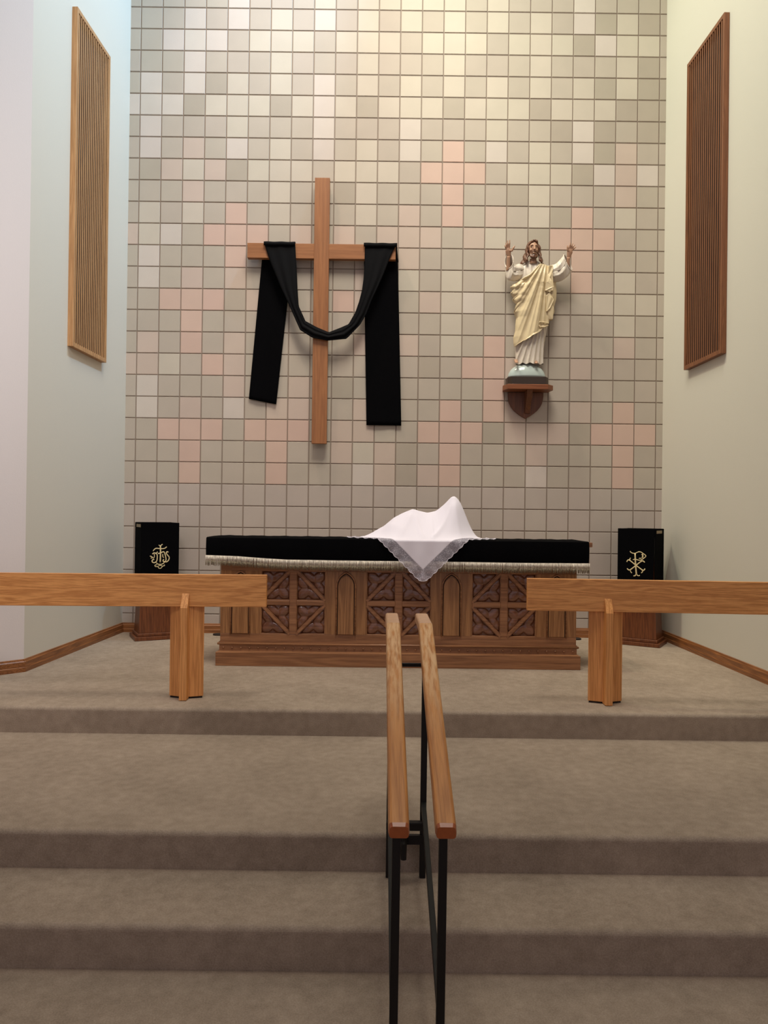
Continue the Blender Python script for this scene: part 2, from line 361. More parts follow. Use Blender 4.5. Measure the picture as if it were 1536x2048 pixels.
# rows 21 and 22 above are trimmed by hand to keep the pink crosses upright
ROWS[21] = "MMMPMMMPMMpLpDMPMMMpMMMPMM"
ROWS[22] = "MMMPMMMPMMMWpDpPMMMWMMMPMM"
ROWS[14] = "MMPPPMpMMMPpMMpLWMMMMMLLLM"
ALB = {'M': (.475, .415, .345), 'L': (.555, .495, .41), 'W': (.60, .53, .47), 'P': (.60, .435, .36), 'p': (.55, .445, .375), 'D': (.425, .37, .30), 'G': (.25, .195, .155)}
TS = 0.2032; X0 = -2.3227; Z0 = 5.8655
wv, wf, wc = [], [], []
def quad(vs, col):
    k = len(wv); wv.extend(vs); wf.append((k, k+1, k+2, k+3)); wc.append(col)
WL, WR = -2.42, 2.618
for j in range(-14, 30):
    zt = Z0 - (j-1)*TS; zb = zt - TS
    for i in range(-1, 25):
        xa = X0 + i*TS; xb = xa + TS
        g = 0.0035
        x0, x1 = max(xa+g, WL-0.03), min(xb-g, WR+0.03)
        if x1 - x0 < 0.01: continue
        z0, z1 = zb+g, zt-g
        rowi = j
        if 0 <= rowi < 23:
            ch = ROWS[rowi][i+1]
        elif rowi < 0: ch = random.choice('MMLLW')
        else: ch = 'M'
        c = ALB[ch]; q = 1 + random.uniform(-.025, .025); c = (c[0]*q, c[1]*q*(1+random.uniform(-.01, .01)), c[2]*q, 1)
        if j >= 23: c = (c[0]*1.03, c[1]*1.02, c[2]*1.08, 1)
        bv = 0.0035; f0 = WB + 0.0; f1 = WB + 0.006
        A = [(x0+bv, f0, z0+bv), (x1-bv, f0, z0+bv), (x1-bv, f0, z1-bv), (x0+bv, f0, z1-bv)]
        B = [(x0, f1, z0), (x1, f1, z0), (x1, f1, z1), (x0, f1, z1)]
        quad(A, c)
        for k in range(4): quad([B[k], B[(k+1) % 4], A[(k+1) % 4], A[k]], c)
G = ALB['G']+(1,)
zlo, zhi = -0.05, Z0+15.5*TS
quad([(WL-.06, WB+.0055, zlo), (WR+.06, WB+.0055, zlo), (WR+.06, WB+.0055, zhi), (WL-.06, WB+.0055, zhi)], G)
k = len(wv)
wv.extend([(WL-.06, WB+.0056, zlo), (WR+.06, WB+.0056, zlo), (WR+.06, WB+.0056, zhi), (WL-.06, WB+.0056, zhi), (WL-.06, WB+.15, zlo), (WR+.06, WB+.15, zlo), (WR+.06, WB+.15, zhi), (WL-.06, WB+.15, zhi)])
for f in ((4,7,6,5), (0,4,5,1), (1,5,6,2), (2,6,7,3), (3,7,4,0)): wf.append(tuple(k+i for i in f)); wc.append(G)
me = bpy.data.meshes.new('wall_back'); me.from_pydata([(x, y-WB, z) for x, y, z in wv], [], wf)
ca = me.color_attributes.new('tile', 'FLOAT_COLOR', 'CORNER')
li = 0
for f, c in zip(me.polygons, wc):
    for l in f.loop_indices: ca.data[l].color = c
me.materials.append(M['blocks'])
o = bpy.data.objects.new('wall_back', me); o.location = (0, WB, 0); C.objects.link(o); o['kind'] = 'structure'

HT = 9.0
def wall(name, p, q, out, mat, z0=-0.5, z1=HT, th=0.12):    # plan segment p->q, thickness to the side 'out'
    p, q = Vector(p), Vector(q); n = Vector(out).normalized()*th
    poly = [p, q, q+n, p+n]
    a = sum(poly[i].x*poly[(i+1) % 4].y-poly[(i+1) % 4].x*poly[i].y for i in range(4))
    if a < 0: poly.reverse()
    return struct(name, MB().prism([(v.x, v.y) for v in poly], z0, z1), mat)
LC, LN = (-2.42, 7.03), (-2.485, 5.234)
RC, RN = (2.617, 7.03), (2.652, 5.08)
LO, RO = (-4.25, 3.50), (4.35, 3.40)
wall('wall_left', LC, LN, (-1, 0), M['paint'])
wall('wall_left_splay', LN, LO, (-1, 1), M['paint_nave'], th=0.10)
wall('wall_right', RC, RN, (1, 0), M['paint'])
wall('wall_right_splay', RN, RO, (1, 1), M['paint'], th=0.10)
wall('wall_nave_left', LO, (-4.25, -1.6), (-1, 0), M['paint_nave'])
wall('wall_nave_right', RO, (4.35, -1.6), (1, 0), M['paint'])
struct('ceiling', MB().box(-4.4, 4.5, -1.6, 7.2, HT, HT+0.12), M['ceiling'])

def baseboard(name, p, q, inward, mat, h=0.088, th=0.018, z=0.0, e0=0.0, e1=0.0):
    p, q = Vector((p[0], p[1], 0)), Vector((q[0], q[1], 0)); d = (q-p).normalized(); p = p-d*e0; q = q+d*e1
    n = Vector((inward[0], inward[1], 0)).normalized()
    sec = [(0.0, 0), (th, 0), (th, h*0.34), (th*0.82, h*0.40), (th*0.82, h*0.78), (th*0.45, h*0.86), (th*0.35, h*0.97), (0.0, h)]
    vs = []; k = len(sec)
    for P in (p, q):
        for a, b_ in sec: vs.append(P + n*a + Vector((0, 0, z+b_)))
    fs = [tuple(range(k)), tuple(reversed(range(k, 2*k)))] + [(i, (i+1) % k, k+(i+1) % k, k+i) for i in range(k)]
    return struct(name, MB().add(vs, fs), mat)
baseboard('baseboard_back', (WL, WB), (WR, WB), (0, -1), M['base_x'])
def perp(p, q, toward):
    d = Vector((q[0]-p[0], q[1]-p[1])); n = Vector((-d.y, d.x)).normalized()
    return n if n.dot(Vector(toward)) > 0 else -n
baseboard('baseboard_left', LC, LN, perp(LC, LN, (1, 0)), M['base_y'], e1=0.008)
baseboard('baseboard_left_splay', LN, LO, perp(LN, LO, (1, -1)), M['base_x'], e0=0.008)
baseboard('baseboard_right', RC, RN, perp(RC, RN, (-1, 0)), M['base_y'], e1=0.008)
baseboard('baseboard_right_splay', RN, RO, perp(RN, RO, (-1, -1)), M['base_x'], e0=0.008)

# ------------------------------------------------------------------ slatted wood panels on the side walls
def slat_panel(name, label, near, far, inward, z0, z1, th, mat, ns=17):
    near, far = Vector((near[0], near[1], 0)), Vector((far[0], far[1], 0)); n = Vector((inward[0], inward[1], 0)).normalized()
    d = (far-near).normalized(); L = (far-near).length
    c = near + d*L/2
    t = thing(name, label, 'wall panel', (c.x, c.y, z0), 0, 'slatted panels on the side walls')
    def bx(mb, a0, a1, t0, t1, za, zb):
        P = [near+d*a0+n*t0, near+d*a1+n*t0, near+d*a1+n*t1, near+d*a0+n*t1]
        poly = [(v.x, v.y) for v in P]
        a = sum(poly[i][0]*poly[(i+1) % 4][1]-poly[(i+1) % 4][0]*poly[i][1] for i in range(4))
        if a < 0: poly.reverse()
        mb.prism(poly, za, zb)
    fw = 0.024
    mb = MB(); bx(mb, 0, fw, 0, th, z0, z1); bx(mb, L-fw, L, 0, th, z0, z1)
    bx(mb, fw, L-fw, 0, th, z0, z0+fw*1.4); bx(mb, fw, L-fw, 0, th, z1-fw*1.4, z1)
    build('frame', mb, mat, t, bevel=0.0015)
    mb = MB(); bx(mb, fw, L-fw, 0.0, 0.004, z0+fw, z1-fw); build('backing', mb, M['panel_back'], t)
    mb = MB(); p = (L-2*fw)/(ns+0.0)
    for k in range(ns):
        a = fw + p*(k+0.5) - p*0.02
        if k < ns: bx(mb, a, a+p*0.42, th-0.0065, th-0.003, z0+fw*1.4, z1-fw*1.4)
    build('slats', mb, mat, t)
    return t
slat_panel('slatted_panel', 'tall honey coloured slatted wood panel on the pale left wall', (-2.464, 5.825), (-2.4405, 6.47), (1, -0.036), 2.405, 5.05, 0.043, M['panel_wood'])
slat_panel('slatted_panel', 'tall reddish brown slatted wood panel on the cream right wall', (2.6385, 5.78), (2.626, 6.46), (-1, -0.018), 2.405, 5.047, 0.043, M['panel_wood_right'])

# ------------------------------------------------------------------ big cross and its stole
CF, CB = 6.930, 6.985
t = thing('wooden_cross', 'large plain wooden cross hung on the block wall', 'cross', (-0.595, CB, 1.776))
build('upright', MB().box(-0.664, -0.526, CF, CB, 1.776, 4.239), M['cross_z'], t, bevel=0.002)
build('crossbar', MB().box(-1.281, -0.664, CF, CB, 3.488, 3.626), M['cross_x'], t, bevel=0.002)
build('crossbar', MB().box(-0.526, 0.092, CF, CB, 3.488, 3.626), M['cross_x'], t, bevel=0.002)
for z in (3.2, 2.0): build('hanger', MB().box(-0.61, -0.58, CB, WB+0.004, z, z+.06), M['iron'], t)
# stole traced on the cross plane: drawing units -> metres
def cl(cx, cy, y):                                         # units of the drawing, y = depth
    xi = 480+cx/3.656; yi = 340+cy/3.656
    h = 1031+(xi-765)*0.01267
    return (((xi+0.01267*(yi-1031))-765)/1500*y, y, EYE-(yi-h)/1500*y)
stole = thing('stole', 'long black stole draped in a swag over the arms of the wooden cross', 'stole', (-0.59, CF, 2.6))
def tail(name, left, right, yd, n=40, m=12, notch=None):
    def fn(u, v):
        cyl = v
        L = left; R = right
        lx, ly = interp([(a, (b_)) for a, b_ in [(p[0], p[1]) for p in L]], v), interp([(p[0], p[2]) for p in L], v)
        rx, ry = interp([(p[0], p[1]) for p in R], v), interp([(p[0], p[2]) for p in R], v)
        x = lx+(rx-lx)*u; y = ly+(ry-ly)*u
        wob = 0.003*math.sin(u*9+v*1.5)*v
        return cl(x, y, yd+wob)
    mb = MB().grid(fn, m, n)
    o = build(name, mb, M['black_cloth'], stole, smooth=True)
    s = o.modifiers.new('thickness', 'SOLIDIFY'); s.thickness = 0.004; s.offset = 0
    return o
tail('hanging_end', [(0, 178, 536), (0.1, 160, 655), (1, 65, 1675)], [(0, 405, 536), (0.1, 395, 655), (0.38, 345, 985), (1, 265, 1715)], 7.003)
tail('hanging_end', [(0, 905, 553), (1, 925, 1867)], [(0, 1148, 553), (0.1, 1155, 640), (1, 1180, 1870)], 7.003)
# swag: edge pairs from the left arm, below the crossing, to the right arm
outer = [(175, 530), (215, 655), (258, 760), (300, 860), (370, 1010), (440, 1170), (530, 1227), (640, 1248), (780, 1235), (880, 1130), (925, 1050), (965, 945), (1010, 850), (1050, 760), (1105, 620), (1138, 553)]
inner = [(403, 530), (410, 655), (416, 760), (420, 870), (428, 995), (478, 1105), (560, 1150), (650, 1188), (740, 1152), (795, 1128), (845, 1040), (872, 960), (892, 880), (903, 800), (911, 680), (914, 548)]
def swag(u, v):
    k = v*(len(outer)-1); i = min(int(k), len(outer)-2); f = k-i
    a = Vector(outer[i]).lerp(Vector(outer[i+1]), f); b_ = Vector(inner[i]).lerp(Vector(inner[i+1]), f)
    p = a.lerp(b_, u)
    mid = math.sin(PI*v)
    fold = 0.004*math.sin(u*PI*5+v*3)*(0.4+mid) + 0.020*mid*math.sin(PI*u)
    return cl(p.x, p.y, 6.918-fold-0.014*mid)
mb = MB().grid(swag, 16, 96)
o = build('swag', mb, M['black_silk'], stole, smooth=True)
s = o.modifiers.new('thickness', 'SOLIDIFY'); s.thickness = 0.005; s.offset = 0
# the two folds over the top of the arm
for a, b_ in ((175, 404), (906, 1150)):
    mb = MB()
    pa, pb = cl(a, 530 if a < 500 else 549, 6.918), cl(b_, 530 if a < 500 else 549, 6.918)
    zt = 3.631
    def fn(u, v, pa=pa, pb=pb):
        x = pa[0]+(pb[0]-pa[0])*u
        y, z = [(6.904, 3.596), (6.905, 3.628), (6.914, 3.633), (6.96, 3.633), (6.996, 3.633), (7.003, 3.626), (7.004, 3.59)][round(v*6)]
        return (x, y, z+0.0015*math.sin(u*14))
    mb.grid(fn, 14, 6)
    o = build('fold_over_arm', mb, M['black_silk'], stole, smooth=True)
    s = o.modifiers.new('thickness', 'SOLIDIFY'); s.thickness = 0.004; s.offset = 0
def edge_strip(u, v): return cl(1136+(10+8*u)*(.3+.7*v)+6*v, 553+120*v, 6.915+.06*v*v)
o = build('folded_edge', MB().grid(edge_strip, 3, 8), M['black_silk'], stole, smooth=True)
s = o.modifiers.new('thickness', 'SOLIDIFY'); s.thickness = 0.004; s.offset = 0

# ------------------------------------------------------------------ wall bracket
t = thing('wall_bracket', 'brown wooden wall bracket with a pointed shield back under the statue', 'shelf', (1.325, WB, 2.04))
hw = 0.167; zc = 2.285
half = [(0, 1), (.15, .995), (.3, .965), (.42, .915), (.55, .82), (.68, .67), (.8, .47), (.9, .26), (1, 0)]
outline = [(1.325-hw*f, zc-.245*h) for h, f in half] + [(1.325+hw*f, zc-.245*h) for h, f in reversed(half[:-1])]
build('shield_back', MB().prism_y(outline, WB-0.022, WB-0.001), M['bracket'], t, bevel=0.003)
shelf_poly = [(1.13, 6.832), (1.497, 6.832), (1.556, 6.898), (1.54, 7.024), (1.11, 7.024), (1.098, 6.93)]
build('shelf_board', MB().prism(shelf_poly, 2.289, 2.335), M['bracket_x'], t, bevel=0.003)
rib = [(7.004, 2.089), (6.985, 2.089), (6.975, 2.12), (6.945, 2.16), (6.90, 2.22), (6.87, 2.289), (7.004, 2.289)]
build('gusset', MB().prism_x(rib, 1.315, 1.365), M['bracket'], t, bevel=0.002)

# ------------------------------------------------------------------ statue
CY = 6.935
def S(cx, cy, d=0.0): return (0.9580+0.000901*cx+0.00001144*cy, CY-d, 3.7676-0.000901*cy)
st = thing('statue', 'painted statue of a robed bearded man with raised arms standing on a globe', 'statue', (1.325, CY, 2.335))
pl = [(1.135, 6.905), (1.165, 6.848), (1.478, 6.848), (1.512, 6.905), (1.512, 7.015), (1.135, 7.015)]
build('plinth', MB().prism(pl, 2.335, 2.407), M['plinth_dark'], st, bevel=0.003)
build('globe', MB().ball((1.318, 6.936, 2.407), 0.175, 0.085, 0.136, 40, 12, 0.5), M['globe'], st, smooth=True)
def remeshed(name, mb, mat, voxel, smooth_it=6):
    o = build(name, mb, mat, st, smooth=True)
    r = o.modifiers.new('merge', 'REMESH'); r.mode = 'VOXEL'; r.voxel_size = voxel; r.use_smooth_shade = True
    sm = o.modifiers.new('soften', 'SMOOTH'); sm.iterations = smooth_it; sm.factor = 0.5
    return o
def ridged(ph, k, sharp=0.6):
    s_ = math.sin(ph*k); return (1-abs(s_))**sharp if False else 1-abs(s_)**0.8
# tunic: closed loft
TL = [(318, 400), (345, 352), (370, 312), (420, 300), (500, 300), (560, 292), (650, 275), (800, 272), (900, 280), (1000, 275), (1100, 262), (1200, 262), (1300, 265), (1372, 266)]
TR = [(318, 478), (345, 520), (370, 600), (420, 612), (500, 622), (560, 620), (650, 612), (800, 605), (900, 605), (1000, 590), (1100, 572), (1200, 558), (1300, 552), (1372, 552)]
TD = [(318, .035), (345, .050), (370, .062), (450, .078), (560, .084), (700, .086), (900, .084), (1100, .080), (1300, .076), (1372, .078)]
def tunic(u, v):
    cy = 318 + (1372-318)*v
    a = 2*PI*u; L, R_, D0 = interp(TL, cy), interp(TR, cy), interp(TD, cy)
    xc, w_ = (L+R_)/2, (R_-L)/2
    ca_, sa_ = math.cos(a), math.sin(a)
    x = xc+w_*ca_; d = D0*sa_
    if sa_ < 0: d *= 0.55
    if cy > 800:
        ph = math.atan2(x-545, cy-560); q = sstep(800, 1150, cy)
        fold = (ridged(ph, 46)-0.55)*0.021*q + 0.003*math.sin(ph*31)*q
    elif cy < 600:
        fold = 0.006*math.sin(x*0.11+1)*sstep(350, 400, cy)
    else: fold = 0
    if sa_ > 0: d += fold*min(1, sa_*2)
    x += (fold*200)*ca_*0.3
    yy = cy
    if cy > 1300: yy = cy + 8*math.sin(x*0.09)*sstep(1300, 1372, cy)
    return S(x, yy, d)
mb = MB().grid(tunic, 120, 110)
mb.ball(S(440, 340, 0.01), 0.07, 0.05, 0.03)
build('tunic', mb, M['tunic'], st, smooth=True)
# mantle sheet
ML = [(348, 515), (355, 505), (400, 465), (430, 435), (470, 400), (490, 372), (520, 310), (540, 262), (590, 212), (612, 236), (640, 226), (660, 219), (685, 250), (715, 236), (760, 272), (800, 262), (840, 248), (900, 275), (980, 265), (1040, 262), (1100, 245), (1160, 247), (1195, 256)]
MR = [(348, 585), (356, 636), (380, 640), (420, 628), (470, 612), (540, 602), (700, 606), (800, 600), (930, 598), (965, 588), (1010, 540), (1060, 490), (1095, 430), (1140, 362), (1165, 302), (1195, 262)]
def mantle(u, v):
    cy = 348+(1195-348)*v
    L, R_ = interp(ML, cy), interp(MR, cy)
    x = L+(R_-L)*u
    bl, br = min(interp(TL, cy), L if cy > 560 else 999)-8, interp(TR, cy)+12
    xc, w_ = (bl+br)/2, (br-bl)/2
    e = max(0.0, 1-((x-xc)/w_)**2)
    d = (interp(TD, cy)+0.019)*math.sqrt(e)
    ph = math.atan2(x-585, cy-250); dist = math.hypot(x-585, cy-250)
    k = 26 if cy > 0 else 0
    amp = 0.026*sstep(40, 330, dist)
    fold = (ridged(ph, 17)-0.30)*amp + (ridged(ph+0.07, 37)-0.5)*amp*0.40*sstep(180, 420, dist)
    d += fold*(0.35+0.65*math.sqrt(e))
    if u < 0.03: d -= 0.012
    # rolled upper edge of the mantle across the chest
    if cy < 600: d += 0.014*math.exp(-((u-0.03)/0.07)**2)*sstep(348, 400, cy)
    # lower hem flares a little
    d += 0.010*sstep(0.85, 1.0, u)*sstep(900, 1000, cy)
    return S(x, cy+3*math.sin(x*0.13)*sstep(1000, 1190, cy), d)
mb = MB().grid(mantle, 110, 150)
o = build('mantle', mb, M['mantle'], st, smooth=True)
sm = o.modifiers.new('soften', 'SMOOTH'); sm.iterations = 3; sm.factor = 0.5
s = o.modifiers.new('thickness', 'SOLIDIFY'); s.thickness = 0.006; s.offset = -1
# cascade of zigzag folds hanging from the left forearm, and the cloth end behind it
ZR = [(470, 612), (560, 596), (590, 640), (615, 640), (640, 560), (650, 575), (655, 612), (705, 636), (725, 636), (735, 598), (770, 640), (800, 636), (840, 565), (850, 590), (905, 632), (925, 630), (935, 580)]
mb = MB()
def plate(pts, d0, d1):
    n = len(pts); vs = [S(x, y, d1+.010*math.sin(x*.09+y*.03)) for x, y in pts]+[S(x, y, d0) for x, y in pts]
    mb.add(vs, [tuple(range(n)), tuple(reversed(range(n, 2*n)))]+[((i+1) % n, i, n+i, n+(i+1) % n) for i in range(n)])
plate([(590, 380), (634, 372), (628, 470), (640, 600), (572, 552), (580, 480)], .035, .084)
plate([(585, 470), (615, 540), (640, 600), (628, 640), (548, 640), (556, 560)], .030, .096)
plate([(556, 640), (600, 640), (640, 640), (640, 728), (604, 700), (590, 655)], .022, .080)
plate([(560, 690), (585, 660), (612, 700), (638, 728), (600, 815), (562, 852)], .030, .090)
plate([(572, 800), (612, 760), (644, 800), (634, 925), (575, 922), (578, 860)], .020, .076)
mb.tube([S(630, 420, .086), S(578, 552, .092), S(638, 598, .096), S(552, 640, .098), S(606, 652, .092)], .0055, 8)
mb.tube([S(592, 655, .086), S(638, 728, .084), S(600, 812, .090), S(564, 850, .092)], .0055, 8)
mb.tube([S(475, 985, .094), S(492, 958, .098), S(540, 962, .094), S(590, 966, .08)], .007, 8)
mb.tube([S(475, 985, .094), S(496, 1008, .098), S(540, 1008, .092), S(585, 985, .075)], .007, 8)
remeshed('mantle_cascade', mb, M['mantle'], 0.0028, 7)
mb = MB()
def back(u, v):
    cy = 480+(890-480)*v
    R_ = interp([(480, 680), (620, 690), (700, 684), (780, 662), (830, 668), (860, 650), (890, 630)], cy)
    x = 560+(R_-560)*u
    return S(x, cy, 0.018+0.010*math.sin(u*11)-0.01*u)
mb.grid(back, 24, 30)
def lback(u, v):                                           # cloth bunches sticking out at the right hip
    return None
for (pts, rr) in (([S(360, 520, .075), S(290, 560, .06), S(212, 592, .03)], [.010, .014, .006]), ([S(380, 560, .08), S(290, 615, .06), S(218, 652, .03)], [.010, .016, .009]),
                  ([S(360, 620, .08), S(290, 670, .06), S(236, 716, .03)], [.008, .013, .005]), ([S(350, 700, .085), S(290, 770, .06), S(250, 838, .035)], [.008, .013, .006])):
    mb.tube(pts, rr, 10)
o = build('mantle_ends', mb, M['mantle'], st, smooth=True)
s = o.modifiers.new('thickness', 'SOLIDIFY'); s.thickness = 0.006; s.offset = 0
# sleeves
def sleeve(rings):
    n = len(rings)
    def fn(u, v):
        a = 2*PI*u; k = v*(n-1); i = min(int(k), n-2); f = k-i
        out = []
        for r in (rings[max(i-1, 0)], rings[i], rings[i+1], rings[min(i+2, n-1)]):
            (cx, cy), (mx_, my_), (nx, ny), d0, dd = r
            out.append((cx+mx_*math.sin(a)+nx*math.cos(a), cy+my_*math.sin(a)+ny*math.cos(a), d0+dd*math.cos(a)))
        p = [0.5*((2*b_)+(-a_+c_)*f+(2*a_-5*b_+4*c_-d_)*f*f+(-a_+3*b_-3*c_+d_)*f**3) for a_, b_, c_, d_ in zip(*out)]
        w_ = math.sin(PI*min(1, v*1.02))*max(0, .4+.6*math.cos(a))
        fold = (1-abs(math.sin(a*3.5+v*2.0+.6))**.8-.4)*.016*w_ + (1-abs(math.sin(v*9+a*.8))-.4)*.010*w_
        return S(p[0], p[1], p[2]+fold)
    mb = MB().grid(fn, 64, 60)
    # turned rim
    r = [fn(k/64, 1.0) for k in range(65)]
    mb.tube(r, .0052, 8, cap=False)
    o = build('sleeve', mb, M['tunic'], st, smooth=True)
    s_ = o.modifiers.new('thickness', 'SOLIDIFY'); s_.thickness = 0.005; s_.offset = -1
sleeve([((352, 410), (0, 60), (0, 0), .005, .045), ((300, 428), (0, 84), (0, 0), .015, .052), ((240, 440), (-14, 82), (6, 0), .030, .050), ((200, 420), (-22, 84), (24, 6), .045, .042), ((190, 334), (-4, 72), (38, 8), .062, .030)])
sleeve([((585, 412), (0, 58), (0, 0), .005, .045), ((640, 436), (6, 84), (0, 0), .018, .055), ((700, 430), (26, 88), (-6, 0), .034, .058), ((755, 388), (42, 82), (-18, 8), .052, .046), ((786, 342), (38, 78), (-24, 10), .070, .030)])
# skin: one surface of neck, head, forearms, hands and feet
mb = MB()
H = lambda x, y, d: S(x, y, d)
mb.tube([H(440, 350, .045), H(438, 300, .045)], [.034, .030], 16)
mb.ball(H(438, 205, .052), .048, .054, .072, 24, 18)
mb.ball(H(438, 262, .066), .033, .036, .036, 18, 12)
mb.tube([H(438, 178, .100), H(438, 205, .112), H(438, 232, .118)], [.005, .007, .010], 10)     # nose
mb.tube([H(400, 184, .094), H(418, 178, .104), H(434, 184, .102)], [.004, .006, .004], 8)
mb.tube([H(444, 184, .102), H(460, 178, .104), H(478, 184, .094)], [.004, .006, .004], 8)
mb.ball(H(410, 226, .086), .014, .014, .014, 12, 8); mb.ball(H(466, 226, .086), .014, .014, .014, 12, 8)
mb.tube([H(424, 262, .104), H(438, 264, .107), H(452, 262, .104)], [.003, .005, .003], 8)
mb.ball(H(450, 420, .005), .085, .035, .06)
def arm(elbow, wrist, palm, tips, bases, thumb, tb):
    mb.tube([H(450, 405, .0), Vector(elbow).lerp(Vector(H(450, 405, .0)), .45)+Vector((0, 0, -.012)), elbow, wrist], [.035, .030, .024, .0165], 14)
    w_ = Vector(wrist); p = Vector(palm)
    mb.tube([w_, w_.lerp(p, .5), p, p + (p-w_)*0.35], [.0165, .022, .027, .020], 16, flat=0.45)
    for b0, tp in zip(bases, tips):
        b0, tp = Vector(b0), Vector(tp); mid = b0.lerp(tp, .5) + Vector((0, -0.006, 0))
        mb.tube([b0+(p-b0)*.4, b0, mid, tp], [.0075, .0075, .0066, .0048], 8)
    b0, tp = Vector(tb), Vector(thumb)
    mb.tube([p.lerp(b0, .4), b0, b0.lerp(tp, .55)+Vector((0, -.004, 0)), tp], [.012, .0105, .0085, .0055], 8)
arm(H(182, 405, .045), H(184, 292, .075), H(178, 236, .085),
    [H(139, 186, .100), H(149, 160, .102), H(165, 139, .102), H(189, 132, .102)], [H(153, 214, .090), H(162, 205, .090), H(174, 200, .090), H(188, 200, .090)],
    H(240, 190, .100), H(214, 236, .092))
arm(H(787, 400, .045), H(793, 296, .075), H(803, 238, .085),
    [H(806, 150, .102), H(829, 157, .102), H(848, 172, .102), H(862, 193, .100)], [H(797, 204, .090), H(810, 202, .090), H(822, 206, .090), H(833, 216, .090)],
    H(775, 178, .100), H(780, 222, .092))
remeshed('figure', mb, M['skin'], 0.0022, 3)
for x, z in ((262, 1360), (462, 1362)):
    mb = MB()
    mb.tube([S(x, z-25, .04), S(x+2, z, .065), S(x-4, z+14, .095)], [.018, .017, .010], 12, flat=0.6, flat_axis=(0, 0, 1))
    for k in range(4): mb.ball(S(x-16+k*9, z+16, .098), .005, .008, .005, 8, 6)
    remeshed('foot', mb, M['skin'], 0.003, 2)
mb = MB()
for x in (413, 462): build('eye', MB().ball(S(x, 198, .096), .009, .006, .0045, 10, 8), M['eye'], st, smooth=True)
# hair, moustache and beard
mb = MB()
mb.ball(S(438, 178, .030), .060, .058, .064, 24, 16)
for sx_ in (-1, 1):
    for k in range(7):
        x0 = 438+sx_*(8+k*6); ph = k*1.1
        pts = []; rr = []
        for q in range(15):
            v = q/14
            x = 438 + sx_*(6 + 56*math.sin(min(1, v*2.6)*PI/2) + (k-3)*5*v + (40 + 5*k)*max(0, v-0.45)) + 8*math.sin(v*20+ph)
            y = 120 + 222*v - (0 if v > .2 else 0) + k*2
            d = .088-0.018*k*(0.35+v*.4) - 0.02*math.sin(v*PI) + .004*math.sin(v*18+ph*2)
            pts.append(S(x, y, d)); rr.append(.0105+.004*math.sin(v*20+ph+1))
        rr[0] = .007; rr[-1] = .005
        mb.tube(pts, rr, 8)
remeshed('hair', mb, M['hair'], 0.0028, 2)
mb = MB()
for sx_ in (-1, 1):
    mb.tube([S(438+sx_*2, 246, .114), S(438+sx_*16, 250, .109), S(438+sx_*30, 264, .096)], [.005, .006, .003], 8)
    for k in range(4):
        mb.tube([S(438+sx_*(38-k*9), 262+k*4, .078+.006*k), S(438+sx_*(30-k*7), 292+k*3, .088+.004*k), S(438+sx_*(16-k*4), 314+k*2, .088)], [.007, .010, .004], 8)
mb.ball(S(438, 288, .088), .022, .020, .024, 12, 10)
remeshed('beard', mb, M['hair'], 0.0026, 2)

# ------------------------------------------------------------------ altar
AC = 0.128
BF = 5.55                                                  # front of the carcass
al = thing('altar', 'long carved oak altar with gothic arches and tracery squares', 'altar', (AC, 5.75, 0))
def step_box(mb, hw, y0, y1, z0, z1): mb.box(AC-hw, AC+hw, y0, y1, z0, z1)
mb = MB(); step_box(mb, 1.341, 5.515, 5.99, 0.001, 0.100)
mb.add([(AC-1.341, 5.515, .100), (AC+1.341, 5.515, .100), (AC+1.341, 5.99, .100), (AC-1.341, 5.99, .100), (AC-1.325, 5.531, .108), (AC+1.325, 5.531, .108), (AC+1.325, 5.975, .108), (AC-1.325, 5.975, .108)],
       [(4,5,6,7), (0,1,5,4), (1,2,6,5), (2,3,7,6), (3,0,4,7)])
build('base', mb, M['altar_x'], al)
mb = MB(); step_box(mb, 1.321, 5.545, 5.97, .108, .152)
for k in range(-20, 21):
    mb.ball((AC+k*.0645, 5.545, .130), .0085, .009, .0085, 12, 8)
build('beaded_moulding', mb, M['altar_x'], al, smooth=False)
mb = MB().tube([(AC-1.332, 5.541, .160), (AC+1.332, 5.541, .160)], .0085, 10)
mb.tube([(AC-1.328, 5.541, .160), (AC-1.328, 5.965, .160)], .0085, 10).tube([(AC+1.328, 5.541, .160), (AC+1.328, 5.965, .160)], .0085, 10)
build('bead_moulding', mb, M['altar_x'], al, smooth=True)
# carcass with openings left for the tracery squares: rails, stiles, back plate
PD = 0.026
mb = MB()
step_box(mb, 1.3165, BF+PD, 5.965, .152, .905)             # core behind the front frame
build('carcass', mb, M['altar_z'], al, bevel=0.002)
for z0_, z1_ in ((.152, .2335), (.700, .905)):
    build('rail', MB().box(AC-1.3165, AC+1.3165, BF, BF+PD, z0_, z1_), M['altar_x'], al, bevel=0.002)
HWQ = 0.236
edges = [-1.3165] + sum([[c-HWQ, c+HWQ] for c in (-.78, 0, .78)], []) + [1.3165]
for a, b_ in zip(edges[0::2], edges[1::2]): build('stile', MB().box(AC+a, AC+b_, BF, BF+PD, .2335, .700), M['altar_z'], al, bevel=0.002)
def leaf(u, v):
    """height of the carved trefoil in a right triangle, right angle at (0,0) of the unit square half (u+v<1)"""
    def lobe(cu, cv, ru, rv, th):
        x, y = u-cu, v-cv; c, s_ = math.cos(th), math.sin(th); X_, Y_ = (x*c+y*s_)/ru, (-x*s_+y*c)/rv
        q = 1-X_*X_-Y_*Y_; return math.sqrt(q) if q > 0 else 0
    hs = [lobe(.25, .25, .27, .19, .785), lobe(.60, .215, .30, .15, -.62), lobe(.215, .60, .30, .15, PI/2+.62)]
    h = max(min(1, q_*1.1)**.8 for q_ in hs)
    edge = 1 if (u > .03 and v > .03 and u+v < .97) else 0
    # midribs
    rib = 0.05*math.cos((u-v)*20)
    return h*edge*(0.92+rib)
